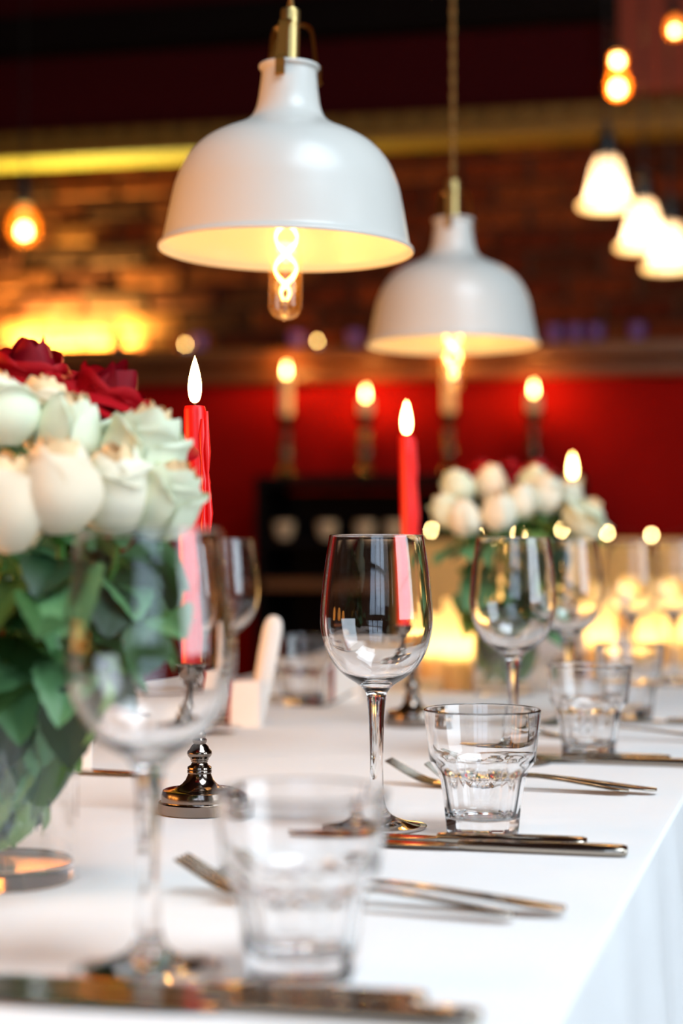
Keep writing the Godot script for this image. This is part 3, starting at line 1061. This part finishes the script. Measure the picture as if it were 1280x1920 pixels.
func pendant(at: Vector3, tilt: float, label: String, e: float) -> void:
	var t := thing("pendant_lamp", label, "pendant lamp", at, 0.0, "white enamel pendant lamps")
	t.rotation.z = tilt
	if lamp_parts.is_empty():
		var outer := smooth_profile(V([0.1150, -0.0008, 0.1158, 0.0008, 0.1150, 0.0028, 0.1122, 0.0055, 0.1108, 0.0110, 0.1085, 0.0235, 0.1048, 0.0425, 0.1007, 0.0600, 0.0920, 0.0795, 0.0790, 0.0945, 0.0640, 0.1040, 0.0480, 0.1110, 0.0375, 0.1170, 0.0320, 0.1235, 0.0285, 0.1330, 0.0264, 0.1470, 0.0250, 0.1610, 0.0256, 0.1640, 0.0274, 0.1655, 0.0278, 0.1670, 0.0272, 0.1684, 0.0258, 0.1684]), 4)
		var inner := smooth_profile(V([0.0258, 0.1684, 0.0246, 0.1660, 0.0238, 0.1600, 0.0252, 0.1470, 0.0273, 0.1330, 0.0306, 0.1230, 0.0364, 0.1158, 0.0474, 0.1096, 0.0634, 0.1026, 0.0782, 0.0932, 0.0910, 0.0784, 0.0996, 0.0594, 0.1036, 0.0420, 0.1074, 0.0235, 0.1097, 0.0110, 0.1112, 0.0050, 0.1138, 0.0016, 0.1150, -0.0008]), 4)
		lamp_parts.shade = turned(outer + inner.slice(1), 80, false)
		lamp_parts.bulb = turned(smooth_profile(V([0, -0.063, 0.006, -0.0622, 0.0115, -0.0590, 0.0146, -0.0530, 0.0152, -0.0460, 0.0152, 0.0, 0.0152, 0.05, 0.0145, 0.075, 0.0128, 0.088, 0.0128, 0.095]), 4), 32, false)
		var fm := MB.new()
		for s in 4:
			var p := PackedVector3Array()
			for k in 41:
				var f := k / 40.0
				var a := (1.0 if s % 2 else -1.0) * f * TAU * 2.1 + (s / 2) * PI
				var r := 0.0100 * minf(1.0, f * 7.0 + 0.15)
				p.append(Vector3(cos(a) * r, lerpf(-0.045, 0.075, f), sin(a) * r))
			fm.tube(p, [0.0010], 6)
		lamp_parts.filament = fm.mesh()
		lamp_parts.socket = turned(V([0.0, 0.088, 0.0145, 0.088, 0.0150, 0.090, 0.0150, 0.1500, 0.0100, 0.1560, 0.0085, 0.1600, 0.0085, 0.2040, 0.0080, 0.2060, 0.0, 0.2060]), 28)
		lamp_parts.cap = turned(V([0.0, 0.2060, 0.0085, 0.2060, 0.0088, 0.2070, 0.0088, 0.2185, 0.0080, 0.2200, 0.0030, 0.2205, 0.0, 0.2205]), 24)
		var straps := []
		for k in 3:
			var a := deg_to_rad(105.0 + 120.0 * k)
			var d := Vector3(cos(a), 0, sin(a))
			var side := Vector3(-sin(a), 0, cos(a))
			var sm := MB.new()
			var rows := []
			var line := [[0.0060, 0.2070], [0.0120, 0.2070], [0.0170, 0.2055], [0.0200, 0.2020], [0.0215, 0.1960], [0.0245, 0.1740], [0.0258, 0.1690], [0.0275, 0.1692], [0.0287, 0.1675], [0.0287, 0.1640], [0.0283, 0.1560], [0.0300, 0.1530]]
			for off in [1, -1]:
				var seq := line.duplicate()
				if off < 0:
					seq.reverse()
				for q in seq:
					var row := PackedVector3Array()
					for x in [-1.0, 1.0]:
						row.append(d * (q[0] + 0.0008 * off) + side * x * 0.0042 + Vector3(0, q[1] + 0.0008 * off, 0))
					rows.append(row)
			rows.append(rows[0])
			sm.grid(rows)
			straps.append(sm.mesh())
		lamp_parts.straps = straps
	part(t, "shade", lamp_parts.shade, M.enamel)
	part(t, "socket", lamp_parts.socket, M.brass_pale)
	part(t, "cap", lamp_parts.cap, M.brass_pale)
	for k in 3:
		part(t, "strap", lamp_parts.straps[k], M.brass)
	var b := part(t, "bulb", lamp_parts.bulb, M.bulb_glass)
	part(b, "filament", lamp_parts.filament, M.filament)
	lamp_light(t, Vector3(0, 0.004, 0), Color(1.0, 0.74, 0.40), e, 0.012)
	# the twisted flex up to the ceiling
	var cm := MB.new()
	for s in 2:
		var p := PackedVector3Array()
		var top := 2.92 - at.y
		var count := int((top - 0.218) / 0.004)
		for k in count + 1:
			var a := k * 0.55 + s * PI
			p.append(Vector3(cos(a) * 0.0017, lerpf(0.218, top, float(k) / count), sin(a) * 0.0017))
		cm.tube(p, [0.0018], 6)
	part(t, "flex", cm.mesh(), M.cord)


func pendants() -> void:
	pendant(tp(1.47, -0.471, 0.1985 + 0.268), deg_to_rad(-1.0), "nearer white enamel pendant lamp, in focus over the table", 0.012)
	pendant(tp(2.225, -0.479, 0.1985 + 0.268), 0.0, "farther white enamel pendant lamp, slightly blurred", 0.012)
	pendant(tp(0.60, -0.49, 0.1985 + 0.268), 0.0, "white enamel pendant lamp nearest the camera, above the frame", 0.016)


# ------------------------------------------------------------------ the far end of the room

func background() -> void:
	# black open shelf unit
	var t := thing("shelf_unit", "black open shelf unit standing against the red wall", "shelf unit", rp(-0.80, 0, 4.90), -ROOM_TURN)
	for b in [["top", 0, 1.135, 0, 0.92, 0.03, 0.34], ["side_panel", -0.45, 0.56, 0, 0.022, 1.12, 0.33], ["side_panel", 0.45, 0.56, 0, 0.022, 1.12, 0.33], ["shelf", 0, 0.958, 0, 0.88, 0.022, 0.32], ["shelf", 0, 0.10, 0, 0.88, 0.022, 0.32], ["back_panel", 0, 0.56, -0.155, 0.88, 1.10, 0.01], ["divider", 0.0, 0.5, 0, 0.02, 0.9, 0.31]]:
		var mb := MB.new()
		mb.box(Vector3(b[1], b[2], b[3]), Vector3(b[4], b[5], b[6]), 0.002)
		part(t, b[0], mb.mesh(), M.wood_dark)
	var bm := MB.new()
	bm.box(Vector3(0, 0.839, 0.0), Vector3(0.88, 0.03, 0.325), 0.002)
	part(t, "shelf", bm.mesh(), M.wood_ledge)
	var cup := turned(V([0, 0, 0.016, 0, 0.018, 0.003, 0.020, 0.008, 0.027, 0.022, 0.030, 0.050, 0.0285, 0.050, 0.0255, 0.022, 0.018, 0.010, 0, 0.008]), 24)
	for k in 4:
		single("cup", ["white cup on the black shelves, first from their left side", "white cup on the black shelves, second from their left side", "white cup on the black shelves, third from their left side", "white cup on the black shelves beside the red candle"][k], "cup", cup, M.white_china, rp([-1.19, -1.063, -0.952, -0.866][k], 0.969, 4.80), 0.0, "cups on the black shelves")
	# turned candlesticks with ivory candles on the unit
	var stick := smooth_profile(V([0, 0, 0.034, 0.0, 0.036, 0.006, 0.028, 0.022, 0.014, 0.040, 0.011, 0.050, 0.020, 0.060, 0.026, 0.074, 0.020, 0.090, 0.011, 0.100, 0.014, 0.110, 0.020, 0.122, 0.014, 0.136, 0.011, 0.146, 0.018, 0.158, 0.026, 0.176, 0.029, 0.188, 0.027, 0.190, 0.0, 0.188]), 3)
	var sm := turned(stick, 28)
	var info := [[-1.224, 0.120, 0.0175, "tallest ivory candle, its flame before the wooden ledge", "mercury candlestick on the black unit under the tallest ivory candle"], [-0.982, 0.045, 0.0200, "short burnt-down ivory candle between the tall ivory one and the red taper", "mercury candlestick under the short burnt-down candle between the two red tapers"], [-0.732, 0.165, 0.0175, "tall ivory candle behind the farther pendant lamp's bulb", "mercury candlestick below the farther pendant lamp's bulb"], [-0.484, 0.050, 0.0210, "short ivory candle on the rightmost mercury candlestick", "mercury candlestick above the far bouquet"]]
	for k in 4:
		var x = info[k]
		single("candlestick", x[4], "candlestick", sm, M.pewter, rp(x[0], 1.15, 4.965), 0.0, "mercury candlesticks on the black unit")
		var c := thing("candle", x[3], "candle", rp(x[0], 1.3385, 4.965), 0.0, "ivory candles on the black unit")
		var r: float = x[2]
		var h: float = x[1]
		part(c, "wax", turned(V([0, 0, r, 0, r, h - 0.004, r * 0.94, h, r * 0.6, h - 0.003, 0, h - 0.004]), 24), M.ivory_wax)
		flame(c, Vector3(0, h - 0.001, 0), 0.040, 0.055)
	# the neighbouring table, outside the view: its lamps warm the flowers, the pendants and the glasses from the side
	var nt := thing("round_table", "small round neighbouring table outside the view", "table", rp(-1.55, 0, 0.75), 0.0)
	part(nt, "table_top", turned(V([0, 0.72, 0.44, 0.72, 0.45, 0.73, 0.45, 0.74, 0.44, 0.75, 0, 0.75]), 48), M.wood_ledge)
	part(nt, "pedestal", turned(V([0, 0, 0.22, 0, 0.22, 0.02, 0.05, 0.05, 0.035, 0.10, 0.035, 0.70, 0.10, 0.72, 0, 0.72]), 32), M.wood_dark)
	for k in 3:
		var tl := thing("table_lamp", ["amber table lamp nearest the camera on the neighbouring table", "amber table lamp in the middle of the neighbouring table", "amber table lamp at the far side of the neighbouring table"][k], "lamp", rp([-1.50, -1.40, -1.62][k], 0.751, [0.46, 0.78, 1.06][k]), 0.0, "amber lamps on the neighbouring table")
		part(tl, "base", turned(V([0, 0, 0.05, 0, 0.05, 0.008, 0.012, 0.02, 0.008, 0.03, 0.008, 0.09, 0.02, 0.10, 0, 0.10]), 24), M.brass)
		part(tl, "shade", turned(smooth_profile(V([0, 0.10, 0.045, 0.105, 0.07, 0.135, 0.075, 0.165, 0.06, 0.21, 0.03, 0.232, 0, 0.235]), 3), 32, false), M.amber_shade)
		lamp_light(tl, Vector3(0, 0.165, 0), Color(1.0, 0.67, 0.33), 0.58, 0.07)
	# hanging bulbs
	bulb(rp(-1.87, 1.845, 4.5), 0.042, "round amber bulb hanging alone over the lit bricks", 0.01, false)
	bulb(rp(-0.203, 2.072, 4.2), 0.030, "pear-shaped amber bulb hanging before the brown pier", 0.03, true)
	bulb(rp(-0.066, 2.22, 4.25), 0.022, "dim amber bulb cut by the top right corner", 0.002, false)
	# bell-shaped pendant lights
	for k in 3:
		var s = [[-0.213, 1.715, 3.9, "leftmost and highest of the three small bell pendants"], [-0.139, 1.653, 4.1, "middle one of the three small bell pendants"], [-0.082, 1.633, 4.3, "lowest small bell pendant, cut by the right edge"]][k]
		bell(rp(s[0], s[1], s[2]), s[3])
	# uplights on the ledge that wash the bricks
	var ut := thing("uplight", "flood light bar on the ledge washing the bricks at the left", "flood light", rp(-1.95, 1.551, 5.055), -ROOM_TURN)
	var um := MB.new()
	um.box(Vector3(0, 0.009, 0), Vector3(0.44, 0.018, 0.024), 0.002)
	part(ut, "housing", um.mesh(), M.black_metal)
	um = MB.new()
	um.box(Vector3(0, 0.0185, 0), Vector3(0.42, 0.002, 0.02))
	part(ut, "lens", um.mesh(), M.uplight_lens)
	var al := AreaLight3D.new()
	al.name = "light"
	al.light_color = Color(0.93, 0.98, 0.55)
	al.light_energy = 5.0
	al.area_size = Vector2(0.42, 0.02)
	al.area_normalize_energy = true
	al.area_range = 8.0
	al.shadow_enabled = true
	ut.add_child(al)
	al.position = Vector3(0, 0.022, 0)
	al.rotation_degrees.x = 72.0
	var bt := turned(V([0, 0, 0.022, 0, 0.023, 0.003, 0.023, 0.045, 0.015, 0.058, 0.0085, 0.064, 0.0085, 0.083, 0.0, 0.083]), 24)
	single("bottle", "dark bottle silhouetted against the lit bricks on the ledge", "bottle", bt, M.bottle, rp(-1.775, 1.5505, 5.018))
	# violet glasses on the ledge
	var vg := turned(V([0, 0, 0.018, 0, 0.022, 0.004, 0.026, 0.045, 0.0245, 0.045, 0.020, 0.006, 0, 0.005]), 20)
	var names := ["violet glass on the ledge near the round amber reflections", "violet glass on the ledge above the tallest ivory candle", "violet glass on the ledge between the two white pendants", "violet glass on the ledge just right of the farther pendant", "second violet glass right of the farther pendant", "violet glass on the ledge third right of the farther pendant", "violet glass on the ledge under the bell pendants"]
	for k in 7:
		single("violet_glass", names[k], "glass", vg, M.violet_glass, rp([-1.52, -1.21, -1.03, -0.43, -0.37, -0.31, -0.19][k], 1.5505, 5.035), 0.0, "violet glasses on the ledge")
	for k in 2:
		var cg := thing("tea_light", ["lit tea light on the ledge beside the tallest candle's flame", "lit tea light on the ledge left of the tallest candle"][k], "tea light", rp([-1.145, -1.563][k], 1.5505, 5.035), 0.0, "tea lights on the ledge")
		part(cg, "cup", turned(V([0, 0, 0.018, 0, 0.018, 0.014, 0.016, 0.014, 0.016, 0.006, 0, 0.006]), 20), M.steel)
		part(cg, "flame", turned(smooth_profile([Vector2(0, 0), Vector2(0.003, 0.004), Vector2(0.0035, 0.009), Vector2(0.0015, 0.016), Vector2(0, 0.021)], 3), 12, false), M.flame).position = Vector3(0, 0.008, 0)
		lamp_light(cg, Vector3(0, 0.016, 0), Color(1.0, 0.62, 0.22), 0.004, 0.006)
	# the tan bench along the wall and the draped side table before it
	var be := thing("bench", "tan upholstered bench back glowing gold along the red wall", "bench", rp(-0.05, 0, 4.62), -ROOM_TURN)
	for k in 4:
		var cm := MB.new()
		cm.box(Vector3(-0.57 + 0.4 * k, 0.72, -0.03), Vector3(0.395, 0.49, 0.10), 0.03)
		part(be, "back_cushion", cm.mesh(), M.tan_leather)
	var sm2 := MB.new()
	sm2.box(Vector3(0.03, 0.42, 0.14), Vector3(1.6, 0.12, 0.40), 0.03)
	part(be, "seat", sm2.mesh(), M.tan_leather)
	sm2 = MB.new()
	sm2.box(Vector3(0.03, 0.18, 0.12), Vector3(1.56, 0.36, 0.34), 0.004)
	part(be, "base", sm2.mesh(), M.wood_dark)
	var st := thing("side_table", "second table with a white cloth before the tan bench", "table", rp(-0.02, 0, 4.02), -ROOM_TURN)
	sm2 = MB.new()
	sm2.box(Vector3(0, 0.735, 0), Vector3(1.12, 0.025, 0.42), 0.004)
	part(st, "table_top", sm2.mesh(), M.wood_ledge)
	for s in [[-1, -1], [1, -1], [1, 1], [-1, 1]]:
		var lm := MB.new()
		lm.box(Vector3(s[0] * 0.5, 0.36, s[1] * 0.17), Vector3(0.04, 0.72, 0.04), 0.003)
		part(st, "leg", lm.mesh(), M.wood_dark)
	var dm := MB.new()
	var rows := []
	for lvl in 9:
		var row := PackedVector3Array()
		for k in 160:
			var a := TAU * k / 160.0
			var c := cos(a)
			var s := sin(a)
			var o := 0.02 * maxf(0.0, (5 - lvl) / 5.0) * (1.0 + sin(a * 30.0)) if lvl < 6 else 0.0
			var sq := Vector2(signf(c) * pow(absf(c), 0.12) * (0.57 + o), signf(s) * pow(absf(s), 0.12) * (0.22 + o))
			var shrink: float = 1.0 if lvl < 7 else [0.5, 0.0][lvl - 7]
			row.append(Vector3(sq.x * shrink, -0.4 * maxf(0.0, (5 - lvl) / 5.0) if lvl < 6 else 0.002, sq.y * shrink))
		rows.append(row)
	dm.grid(rows, true)
	single("tablecloth", "white cloth of the second table before the tan bench", "tablecloth", dm.mesh(), M.cloth, rp(-0.02, 0.7505, 4.02), -ROOM_TURN)
	for k in 6:
		var x = [[-0.50, 4.05, "glowing candle glass on the second table, left of the far vase's leaves"], [-0.36, 3.95, "glowing candle glass on the second table behind the far vase"], [-0.18, 4.06, "glowing candle glass on the second table behind the half hidden wine glass"], [-0.08, 3.96, "glowing candle glass on the second table between the two farthest wine glasses"], [0.03, 4.08, "glowing candle glass on the second table right of the blurred far wine glass"], [0.10, 3.98, "glowing candle glass on the second table at the right edge"]][k]
		candle_glass(rp(x[0], 0.753, x[1]), 0.12, 0.034, x[2], 0.17)
	# fairy lights along the bench's top
	var fl := thing("string_light", "string of warm fairy lights along the top of the tan bench", "string lights", rp(-0.05, 0.968, 4.70), -ROOM_TURN)
	var wire := PackedVector3Array()
	for k in 49:
		wire.append(Vector3(-0.72 + 0.03 * k, 0.004 + 0.008 * (1 + sin(k * 1.1)), 0.02 * sin(k * 0.7)))
	var wm := MB.new()
	wm.tube(wire, [0.0012], 5)
	part(fl, "wire", wm.mesh(), M.black_metal)
	var fb := turned(smooth_profile(V([0, -0.004, 0.003, -0.002, 0.0036, 0.002, 0.0022, 0.006, 0, 0.008]), 2), 10, false)
	for k in range(1, 48, 4):
		part(fl, "bulb", fb, M.fairy_bulb).position = wire[k] + Vector3(0, 0.004, 0)


func bulb(at: Vector3, r: float, label: String, e: float, pear: bool) -> void:
	var t := thing("pendant_bulb", label, "bulb", at, 0.0, "amber bulbs hanging at the back")
	var prof := V([0, -1.0, 0.38, -0.92, 0.75, -0.66, 0.96, -0.28, 1.0, 0.05, 0.92, 0.42, 0.72, 0.85, 0.6, 1.3, 0.58, 1.9, 0.62, 2.3, 0.45, 2.7, 0.0, 2.9])
	if not pear:
		prof = V([0, -1.1, 0.5, -0.96, 0.86, -0.6, 1.0, -0.1, 0.98, 0.3, 0.82, 0.75, 0.55, 1.08, 0.36, 1.3, 0.34, 1.5])
	for k in prof.size():
		prof[k] = prof[k] * r
	part(t, "globe", turned(smooth_profile(prof, 3), 28, false), M.amber_globe)
	var core := [[-0.25, 0.42]]
	if pear:
		core = [[-0.2, 0.5], [2.1, 0.40]]
	for c in core:
		part(t, "filament", turned(smooth_profile([Vector2(0, -1), Vector2(0.75, -0.7), Vector2(0.9, 0), Vector2(0.7, 0.8), Vector2(0, 1.1)].map(func(q): return q * c[1] * r), 3), 16, false), M.bulb_core).position = Vector3(0, c[0] * r, 0)
	part(t, "socket", turned(V([0.0, (2.7 if pear else 1.48) * r, 0.44 * r, (2.7 if pear else 1.48) * r, 0.44 * r, 3.2 * r, 0.2 * r, 3.5 * r, 0.0, 3.5 * r]), 20), M.black_metal)
	lamp_light(t, Vector3(0, -0.1 * r, 0), Color(1.0, 0.66, 0.28), e, 0.3 * r)
	var cm := MB.new()
	cm.tube(PackedVector3Array([Vector3(0, 3.5 * r, 0), Vector3(0, 2.92 - at.y, 0)]), [0.0025], 6)
	part(t, "flex", cm.mesh(), M.black_metal)


func bell(at: Vector3, label: String) -> void:
	var t := thing("bell_pendant", label, "pendant lamp", at, 0.0, "small bell pendants")
	part(t, "shade", turned(smooth_profile(V([0.060, 0.013, 0.050, 0.030, 0.042, 0.056, 0.036, 0.088, 0.027, 0.112, 0.020, 0.122, 0.0185, 0.121, 0.025, 0.110, 0.034, 0.087, 0.040, 0.056, 0.048, 0.030, 0.057, 0.012]), 3), 40, false), M.bell_glass)
	part(t, "lip", turned(smooth_profile(V([0.057, 0.012, 0.054, 0.004, 0.058, -0.001, 0.065, 0.001, 0.067, 0.007, 0.063, 0.013, 0.057, 0.012]), 3), 40, false), M.frosted)
	part(t, "bulb", turned(smooth_profile(V([0, 0.010, 0.012, 0.014, 0.018, 0.028, 0.016, 0.044, 0.010, 0.062, 0.009, 0.080, 0, 0.081]), 3), 24, false), M.lit_bulb)
	part(t, "socket", turned(V([0, 0.118, 0.024, 0.118, 0.026, 0.122, 0.024, 0.160, 0.012, 0.172, 0.012, 0.19, 0, 0.19]), 24), M.black_metal)
	lamp_light(t, Vector3(0, 0.028, 0), Color(1.0, 0.90, 0.74), 0.06, 0.012)
	var cm := MB.new()
	cm.tube(PackedVector3Array([Vector3(0, 0.19, 0), Vector3(0, 2.92 - at.y, 0)]), [0.003], 6)
	part(t, "flex", cm.mesh(), M.black_metal)
